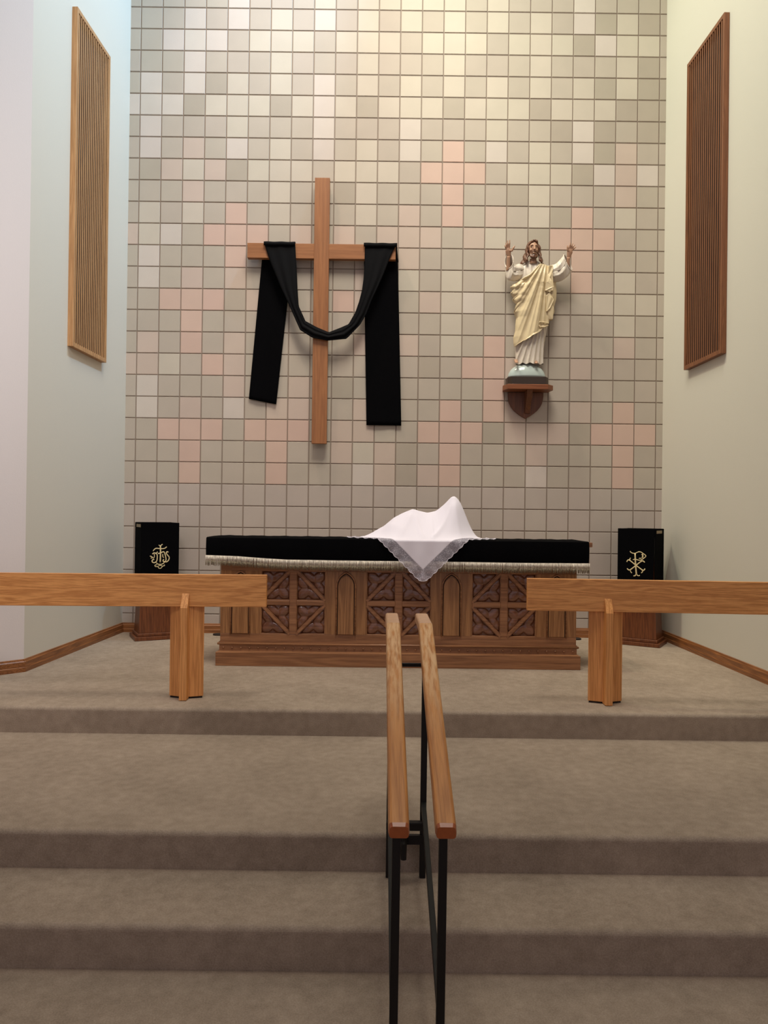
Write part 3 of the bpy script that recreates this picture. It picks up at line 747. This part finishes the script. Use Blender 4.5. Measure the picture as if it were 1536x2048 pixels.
def tracery(cx):
    p = thing_child = None
    bars = MB()
    bars.box(AC+cx-.025, AC+cx+.025, BF-.002, BF+PD, .2335, .700)
    bars.box(AC+cx-HWQ, AC+cx-.025, BF-.001, BF+PD, .449, .4836).box(AC+cx+.025, AC+cx+HWQ, BF-.001, BF+PD, .449, .4836)
    tr = build('tracery_square', bars, M['altar_x'], al, bevel=0.003)
    rel = MB(); dg = MB()
    for sx_ in (-1, 1):
        for sz in (-1, 1):
            xa = AC+cx+sx_*.025; xb = AC+cx+sx_*HWQ
            za, zb = (.4836, .700) if sz > 0 else (.449, .2335)
            # local u from the centre bar outwards, v from the middle bar outwards
            def fn(u, v, xa=xa, xb=xb, za=za, zb=zb):
                if u+v < 1: h = leaf(u/0.94, v/0.94)
                else: h = leaf((1-u)/0.94, (1-v)/0.94)
                return (xa+(xb-xa)*u, BF+PD-.002-.024*h*0.72, za+(zb-za)*v)
            rel.grid(fn, 44, 44)
            y = BF+.004
            dg.beam((xa, y, zb), (xb, y, za), .017, .016, up=(0, 1, 0))
            dg.beam((xa, y+.008, zb), (xb, y+.008, za), .030, .010, up=(0, 1, 0))
            # fillet round each square
            for (p0, p1) in (((xa, za), (xb, za)), ((xb, za), (xb, zb)), ((xb, zb), (xa, zb)), ((xa, zb), (xa, za))):
                dg.tube([(p0[0], BF+.008, p0[1]), (p1[0], BF+.008, p1[1])], .0055, 6)
    build('leaf_relief', rel, M['altar_relief'], tr, smooth=True)
    build('diagonal_ribs', dg, M['altar_x'], tr)
for c in (-.78, 0, .78): tracery(c)
def arch_pts(cx, w_, z0, zs, za, n=14):
    """pointed arch outline, open at the bottom: left foot up to the apex and down"""
    hw_ = w_/2; L = [(cx-hw_, z0), (cx-hw_, zs)]
    rise = za-zs; R_ = (hw_*hw_+rise*rise)/(2*hw_)
    c0 = cx-hw_+R_
    th1 = math.atan2(rise, cx-c0)
    for k in range(1, n+1):
        th = PI + (th1-PI)*k/n
        L.append((c0+R_*math.cos(th), zs+R_*math.sin(th)))
    Rr = [(2*cx-x, z) for x, z in reversed(L[:-1])]
    return L+Rr
for c in (-1.17, -.39, .39, 1.17):
    out = arch_pts(AC+c, .140, .230, .590, .694); inn = arch_pts(AC+c, .116, .236, .588, .672)
    poly = list(reversed(inn)); 
    pn = build('arch_panel', MB().prism_y(list(reversed(poly))[::-1], BF-.010, BF+.004), M['altar_z'], al, bevel=0.003)
    gv = MB().tube([(x, BF-.0005, z) for x, z in arch_pts(AC+c, .126, .233, .589, .683)], .0035, 6)  # raised dark strip, colour stands in for the shade of a groove
    build('groove_shade', gv, M['panel_back'], pn)
    mo = MB().tube([(x, BF-.003, z) for x, z in out], .0065, 8)
    build('arch_moulding', mo, M['altar_x'], pn, smooth=True)
mb = MB().box(-1.270, 1.545, 5.50, 5.98, .905, .939)
build('table_top', mb, M['altar_x'], al, bevel=0.004)

# black frontal
fr = thing('altar_frontal', 'black cloth frontal with silver fringe covering the altar top', 'altar cloth', (0.115, 5.5, .944))
XL, XR = -1.283, 1.513
def drop(x):                                               # z of the cloth's lower edge
    return interp([(-1.283, .812), (-1.05, .806), (-.85, .793), (-.70, .786), (-.3, .784), (.4, .785), (1.0, .783), (1.513, .786)], x)
def frontal(u, v):
    x = XL+(XR-XL)*u
    wv_ = 0.003*math.sin(x*21)+0.002*math.sin(x*47)
    if v < .5: return (x, 5.985-(5.985-5.482)*(v/.5), .9445+0.0012*math.sin(x*30+v*9)+0.0008*math.sin(x*71))
    q = (v-.5)/.5
    return (x, 5.478+wv_*q-.006*math.sin(q*PI), .940-(.940-drop(x))*q)
mb = MB().grid(frontal, 160, 40)
o = build('cloth', mb, M['black_cloth'], fr, smooth=False)
s = o.modifiers.new('thickness', 'SOLIDIFY'); s.thickness = 0.004; s.offset = 0
mb = MB()
mb.grid(lambda u, v: (XL-.003+(XR-XL+.01)*u, 5.471+0.003*math.sin((XL+(XR-XL)*u)*21), drop(XL+(XR-XL)*u)+.003-.010*v), 160, 2)
n = 620
dk = MB()
for k in range(n):
    x = XL-.002+(XR-XL+.008)*(k+random.random())/n; zt = drop(x)
    L = .070+random.uniform(-.004, .005); dx = random.uniform(-.004, .004); y = 5.470+0.003*math.sin(x*21)+random.uniform(-.003, .003)
    w_ = .0028
    p0, p1, p2, p3 = (x, y, zt), (x+dx*.3, y-.002, zt-L*.52), (x+dx*.6+random.uniform(-.001, .001), y, zt-L*.78), (x+dx, y+.001, zt-L)
    mb.tube([p0, p1], [w_*.8, w_], 4); dk.tube([p1, p2, p3], [w_, w_*.85, w_*.5], 4)
fg = build('fringe', mb, M['fringe'], fr, smooth=True)
build('tassel_ends', dk, M['fringe_dark'], fg, smooth=True)

# veil over the vessels
ve = thing('chalice_veil', 'white lace-edged veil draped in two peaks over the altar vessels', 'cloth', (0.317, 5.72, .948))
VX, VY = 0.300, 5.735
prof_t = [(-.30, .004), (-.20, .010), (-.075, .055), (.01, .088), (.087, .155), (.15, .190), (.23, .224), (.29, .208), (.345, .196), (.41, .212), (.47, .262), (.525, .322), (.55, .328), (.58, .300), (.625, .220), (.69, .098), (.725, .040), (.80, .008), (.95, .003)]
def smooth_prof(x):
    return sum(interp(prof_t, x+dx)*w_ for dx, w_ in ((-.014, .2), (0, .6), (.014, .2)))
def tz(x, y):
    a = (y-5.72)
    q = max(0.0, 1-abs(a)/.245)
    fall = q**1.15 if abs(a) > .03 else q**1.15
    z = smooth_prof(x + 0.25*max(0, -a)*(1 if x < .38 else -.35))*fall
    # creases running down from the peaks
    for (px, py, ex, ey, am, sg) in ((.54, 5.70, .38, 5.50, .014, .016), (.54, 5.70, .60, 5.50, .012, .02), (.23, 5.70, .12, 5.50, .010, .02), (.24, 5.70, .30, 5.50, .008, .02)):
        d = Vector((ex-px, ey-py)); L = d.length; d /= L; r = Vector((x-px, y-py)); s_ = r.dot(d); t_ = abs(r.x*d.y-r.y*d.x)
        z += am*math.exp(-(t_/sg)**2)*sstep(0, .05, s_)*(1-sstep(L*.9, L*1.15, s_))
    return z
HS = 0.345                                                # half side of the white square
def drape(a, b_, ruffle=0.0):
    """a, b: cloth coordinates along the two edges (metres, diagonal set to the table edge)"""
    x = VX+(a-b_)/math.sqrt(2); y = VY+(-(a+b_)/math.sqrt(2))
    FE = 5.476
    top = .949
    bd = HS - max(abs(a), abs(b_)); k_ = sstep(-.03, .13, bd)
    if y > FE:
        z = top + tz(x, y)*k_ + ruffle
        if x > 1.0: z = top
        return (x, y, z)
    over = FE-y
    if over < .012: return (x, FE-over*.8, top-.002-over*.3 + tz(x, FE)*.5*k_)
    yy = 5.4545+0.004*math.sin(x*40)*min(1, over*8)-ruffle
    return (x, yy, top-.006-(over-.012))
def white(u, v): return drape(-HS+2*HS*u, -HS+2*HS*v)
mb = MB().grid(white, 110, 110)
o = build('linen', mb, M['linen'], ve, smooth=True)
s = o.modifiers.new('thickness', 'SOLIDIFY'); s.thickness = 0.0015; s.offset = 0
LW = 0.072
def lace_band(side):
    def fn(u, v):
        s_ = -HS-LW+(2*HS+2*LW)*u
        scal = 0.008*abs(math.sin(u*PI*16))
        e = HS+ (LW+scal)*v - 0.002
        lim = HS + (LW)*v*0.80
        e0 = e
        if abs(s_) > HS and v > 0:
            dx_, dy_ = abs(s_)-HS, e-HS; L_ = math.hypot(dx_, dy_); mxl = max(1e-4, LW*1.12*v)
            q_ = mxl/max(L_, 1e-6)
            if q_ < 1: dx_, dy_ = dx_*q_, dy_*q_
            s_ = math.copysign(HS+dx_, s_); e = HS+dy_
        elif v == 0: s_ = max(-HS, min(HS, s_))
        rf = 0.004*math.sin(u*60)*v + 0.002
        if side == 0: return drape(e, s_, rf)
        if side == 1: return drape(s_, e, rf)
        if side == 2: return drape(-e, s_, rf)
        return drape(s_, -e, rf)
    return fn
mb = MB()
for sd in range(4): mb.grid(lace_band(sd), 90, 6)
build('lace_edging', mb, M['lace'], ve, smooth=True)
# pale piped edge of the lace
mb = MB()
for sd in range(4):
    f = lace_band(sd); mb.tube([f(k/90, 1.0) for k in range(91)], .0018, 5)
build('lace_cord', mb, M['linen'], ve, smooth=True)

# ------------------------------------------------------------------ lecterns
def tape(mb, pts, w_, y=-0.0): 
    mb.tube(pts, w_, 8, flat=0.45, flat_axis=(0, 1, 0))
def smooth_line(p, n=4):
    out = []
    for i in range(len(p)-1):
        p0, p1, p2, p3 = p[max(i-1, 0)], p[i], p[i+1], p[min(i+2, len(p)-1)]
        for k in range(n):
            t_ = k/n
            out.append(tuple(0.5*((2*b_)+(-a+c)*t_+(2*a-5*b_+4*c-d)*t_*t_+(-a+3*b_-3*c+d)*t_**3) for a, b_, c, d in zip(p0, p1, p2, p3)))
    out.append(p[-1]); return out
IHS = [(13, [(862, 722), (866, 900), (862, 1120)]), (8, [(828, 712), (862, 730), (905, 690)]), (9, [(715, 852), (740, 815), (778, 790), (860, 798), (930, 796), (962, 785), (992, 755)]),
       (10, [(700, 925), (735, 898), (780, 915), (800, 955), (797, 1060), (775, 1110), (735, 1128), (698, 1100), (705, 1060), (740, 1052)]),
       (8, [(652, 968), (690, 985), (708, 1008), (670, 1018)]), (7, [(740, 925), (742, 985), (720, 1030)]), (9, [(805, 868), (795, 890), (772, 905)]),
       (10, [(815, 915), (870, 900), (925, 872), (950, 900), (975, 1000), (980, 1075), (945, 1118)]), (8, [(912, 925), (915, 985), (935, 1010)]),
       (10, [(1028, 885), (1000, 872), (985, 905), (1010, 950), (1045, 1000), (1040, 1060), (1005, 1105), (955, 1112), (920, 1085), (938, 1048)]),
       (8, [(785, 1128), (815, 1160), (880, 1168), (930, 1145), (955, 1108)]), (7, [(815, 1215), (768, 1218), (755, 1188), (795, 1170)]),
       (7, [(830, 1198), (870, 1192), (903, 1212), (890, 1248), (855, 1263), (825, 1240), (820, 1205)]), (7, [(905, 1212), (952, 1200), (945, 1175)])]
CHI = [(13, [(640, 742), (652, 990), (672, 1215)]), (8, [(542, 692), (560, 720), (600, 737), (645, 735), (705, 702), (755, 706), (795, 735), (850, 786), (800, 845), (755, 880), (700, 882), (650, 866), (600, 878)]),
       (13, [(772, 745), (790, 785), (778, 832)]), (7, [(765, 850), (740, 840), (715, 850)]),
       (10, [(482, 932), (492, 905), (530, 892), (660, 1000), (785, 1095), (815, 1098), (834, 1062)]), (10, [(825, 930), (808, 905), (765, 905), (660, 1000), (550, 1102), (510, 1102), (488, 1075)]),
       (8, [(556, 842), (535, 868), (548, 892)]), (8, [(552, 1100), (558, 1145), (582, 1172)]), (8, [(778, 1100), (790, 1132), (762, 1162)]),
       (9, [(612, 1235), (645, 1228), (670, 1195), (700, 1225), (738, 1218)])]
def lectern(label, cloth_label, center, rot, strokes, cx0, sx_, za, zs, tag_side, slit):
    t = thing('lectern', label, 'lectern', (center[0], center[1], 0), rot, 'lecterns in the back corners')
    build('plinth', MB().box(-.20, .20, -.16, .16, .001, .034), M['lectern'], t, local=True, bevel=0.004)
    build('plinth_moulding', MB().box(-.178, .178, -.14, .14, .034, .062), M['lectern'], t, local=True, bevel=0.006)
    b0 = [(-.165, -.125), (.165, -.125), (.165, .125), (-.165, .125)]; b1 = [(-.125, -.095), (.125, -.095), (.125, .105), (-.125, .105)]
    build('pedestal', MB().prism(b0, .062, .96, b1), M['lectern'], t, local=True, bevel=0.003)
    desk = MB().add([(-.152, -.165, .955), (.152, -.165, .955), (.152, .155, .955), (-.152, .155, .955), (-.152, -.165, 1.022), (.152, -.165, 1.022), (.152, .155, 1.022), (-.152, .155, 1.022)],
                    [(3,2,1,0),(4,5,6,7),(0,1,5,4),(1,2,6,5),(2,3,7,6),(3,0,4,7)])
    build('desk', desk, M['lectern'], t, local=True, bevel=0.004)
    # the cloth rests on the desk: a thing of its own
    c = thing('lectern_cloth', cloth_label, 'cloth', (center[0], center[1], 1.02), rot, 'black cloths on the lecterns')
    dz = -1.02; f = -.1725
    mb = MB(); hw_ = .157
    def rounded(x0, x1, y0, y1, z0, z1): mb.box(x0, x1, y0, y1, z0+dz, z1+dz)
    rounded(-hw_, hw_, f+.002, .160, 1.0235, 1.030)
    g = .020 if slit else .0
    mb.add([(-hw_, f, 1.030+dz), (hw_, f, 1.030+dz), (hw_-.001-(g if tag_side > 0 else 0), f+.001, .42+dz), (-hw_+.001+(g if tag_side < 0 else 0), f+.001, .42+dz),
            (-hw_, f+.005, 1.030+dz), (hw_, f+.005, 1.030+dz), (hw_-.001-(g if tag_side > 0 else 0), f+.006, .42+dz), (-hw_+.001+(g if tag_side < 0 else 0), f+.006, .42+dz)],
           [(0,1,2,3), (7,6,5,4), (0,4,5,1), (1,5,6,2), (2,6,7,3), (3,7,4,0)])
    for sd in (-1, 1):
        x0, x1 = sorted((sd*hw_, sd*(hw_+.006)))
        rounded(x0, x1, f+.002, .160, .44, 1.030)
    build('covering', mb, M['black_cloth'], c, local=True, bevel=0.0022)
    em = MB()
    for w_, p in strokes:
        pts = [((a-cx0)*sx_, f-.0015, za-zs*b_+dz) for a, b_ in smooth_line(p)]
        tape(em, pts, w_*sx_*1.12)
    build('gold_emblem', em, M['gold'], c, local=True, smooth=True)
    x = tag_side*(hw_+.0065)
    x0, x1 = sorted((x, x+tag_side*.003))
    build('tag', MB().box(x0, x1, -.15, .06, .990+dz, 1.016+dz), M['tag'], c, local=True)
    return t
lectern('wooden lectern on the left, in the corner by the pale wall', 'black cloth with gold letters and cross, on the left lectern',
        (-2.022, 6.733), math.radians(27), IHS, 860, .000417, 1.0998, .000372, -1, False)
cr = Vector((2.41, 6.487)); th = math.radians(-32); ex = Vector((math.cos(th), math.sin(th))); ny = Vector((-math.sin(th), math.cos(th)))
ctr = cr - ex*.20 + ny*.16
lectern('wooden lectern on the right, in the corner by the cream wall', 'black cloth with gold P and X monogram, on the right lectern',
        (ctr.x, ctr.y), th, CHI, 664, .000440, 1.1086, .000400, 1, True)

# dark mat behind the altar
pts = [(-1.42, 6.86), (1.75, 6.86)]
arc = [(1.79+.055*math.cos(a), 6.91+.05*math.sin(a)) for a in [-PI/2+PI*k/8 for k in range(9)]]
arc2 = [(-1.49+.055*math.cos(a), 6.91+.05*math.sin(a)) for a in [PI/2+PI*k/8 for k in range(9)]]
o = build('floor_mat', MB().prism(arc+arc2, .001, .012), M['mat_dark'])
tag(o, 'narrow dark mat on the carpet behind the altar, ends showing', 'mat')

# ------------------------------------------------------------------ chancel rails
def chancel_rail(label, s_):
    """s_ = -1 left, +1 right; mirrored about the middle of the chancel"""
    mid = 0.094; px = mid + s_*1.2695
    t = thing('chancel_rail', label, 'rail', (px, 4.54, 0), 0, 'oak chancel rails')
    py = 4.515
    # beam: plank 38 mm thick, running slightly towards the nave as it goes outwards
    a0 = .79; a1 = 3.05; k = .048
    def bp(a, y): return (mid+s_*a, y - k*(a-1.27))
    P = [bp(a0, 4.512), bp(a1, 4.512), bp(a1, 4.550), bp(a0, 4.550)]
    if s_ < 0: P.reverse()
    build('beam', MB().prism(P, .556, .750), M['oak_x'], t, bevel=0.003)
    # post: six-sided trunk with a narrow fin in front whose top is cut back against the beam
    hw_ = .1035
    body = [(px-hw_, 4.556), (px-.021, 4.524), (px+.021, 4.524), (px+hw_, 4.556), (px+.021, 4.604), (px-.021, 4.604)]
    build('post', MB().prism(body, .012, .554), M['oak_z'], t, bevel=0.0015)
    fin = [(4.53, .003), (4.468, .003), (4.468, .553), (4.5095, .636), (4.5095, .553), (4.53, .553)]
    build('fin', MB().prism_x(fin, px-.0215, px+.0215), M['oak_z'], t, bevel=0.0015)
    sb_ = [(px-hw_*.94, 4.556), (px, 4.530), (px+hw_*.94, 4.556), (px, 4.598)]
    build('foot', MB().prism(sb_, .001, .012), M['mat_dark'], t)  # dark slab standing in for the shadow gap under the post
chancel_rail('oak plank rail on the left, on its angular oak post', -1)
chancel_rail('oak plank rail on the right, on its angular oak post', 1)

# ------------------------------------------------------------------ handrail on the steps
hr = thing('handrail', 'double wooden handrail on black iron posts running up the steps', 'handrail', (0.115, 2.5, -3*RISE))
Yn, Yk, Yf = 2.06, 3.055, 3.37; Zn = .270; Zk = Zn+.416*(Yk-Yn)
def rail_z(y): return Zn+.416*(y-Yn) if y < Yk else Zk
def rail_sec(w_=.056, h=.036, r=.009):
    pts = []
    for cx_, cz, a0 in ((w_/2-r, -r, 0), (-w_/2+r, -r, PI/2), (-w_/2+r*.8, -h+r*.8, PI), (w_/2-r*.8, -h+r*.8, 1.5*PI)):
        for k in range(4): a = a0+PI/2*k/3; pts.append((cx_+r*math.cos(a), cz+r*math.sin(a)))
    return pts
sec = rail_sec(); ns = len(sec)
for xn, xf in ((.0565, .0475), (.1865, .1805)):
    X_ = lambda y: xn+(xf-xn)*(y-Yn)/(Yf-Yn)
    mb = MB(); vs = []
    ys = [Yn, Yn+.012] + [Yn+.012+(Yk-Yn-.012)*k/12 for k in range(1, 13)]
    for i, y in enumerate(ys):
        for a, b_ in sec:
            sc_ = .90 if i == 0 else 1
            vs.append((X_(y)+a*sc_, y - (b_+.018)*math.sin(slope)*0.4 if i < 13 else y, rail_z(y)+ (b_*sc_ if i else b_*.9-.002)))
    n = len(ys)
    fs = [(i*ns+k, i*ns+(k+1) % ns, (i+1)*ns+(k+1) % ns, (i+1)*ns+k) for i in range(n-1) for k in range(ns)]
    mi = [1]*ns + [0]*(len(fs)-ns)
    mb.v = vs; mb.f = fs+[tuple(reversed(range(ns))), tuple(range((n-1)*ns, n*ns))]; mb.mi = mi+[1, 0]
    g_ = build('grip', mb, [M['rail_wood'], M['rail_end']], hr, smooth=False, bevel=0)
    g_['label'] = 'sloping oak grip'
    mb = MB(); vs = []
    ys2 = [Yk+.0005, Yk+.03, Yf-.015, Yf]
    for i, y in enumerate(ys2):
        for a, b_ in sec:
            sc_ = .88 if i == 3 else 1
            vs.append((X_(y)+a*sc_, y, Zk+b_*sc_-(.002 if i == 3 else 0)))
    n = 4
    fs = [(i*ns+k, i*ns+(k+1) % ns, (i+1)*ns+(k+1) % ns, (i+1)*ns+k) for i in range(n-1) for k in range(ns)]
    mb.add(vs, fs+[tuple(reversed(range(ns))), tuple(range((n-1)*ns, n*ns))])
    build('level_end', mb, M['rail_cap'], hr)
PW = .024
for x0, x1 in ((.0455, .0535), (.1775, .1835)):
    build('post', MB().beam((x0+.003, 2.125, -3*RISE+.001), (x0+.006, 2.125, rail_z(2.125)-.038), PW, PW, up=(0, 1, 0)), M['iron'], hr, bevel=0.002)
    build('post', MB().beam((x0-.003, 2.955, -2*RISE+.001), (x0-.001, 2.955, rail_z(2.955)-.038), PW, PW, up=(0, 1, 0)), M['iron'], hr, bevel=0.002)
    build('lower_bar', MB().beam((x0+.001, 2.125, -.262), (x0-.002, 2.955, -.012), .018, .030), M['iron'], hr, bevel=0.002)
    build('rail_flat', MB().beam((x0+.004, 2.075, rail_z(2.075)-.040), (x0, 3.03, rail_z(3.03)-.040), .030, .008), M['iron'], hr)
build('crossbar', MB().box(.03, .19, 2.900, 2.930, -.098, -.066), M['iron'], hr, bevel=0.003)
build('crossbar', MB().box(.03, .19, 2.948, 2.962, .526, .540), M['iron'], hr, bevel=0.002)
mb = MB().box(.06, .17, 2.935, 2.952, -.165, -.130)
mb.tube([(.098, 2.93, -.135), (.098, 2.90, -.150), (.098, 2.895, -.205)], [.013, .013, .011], 12)
build('brace', mb, M['iron'], hr)
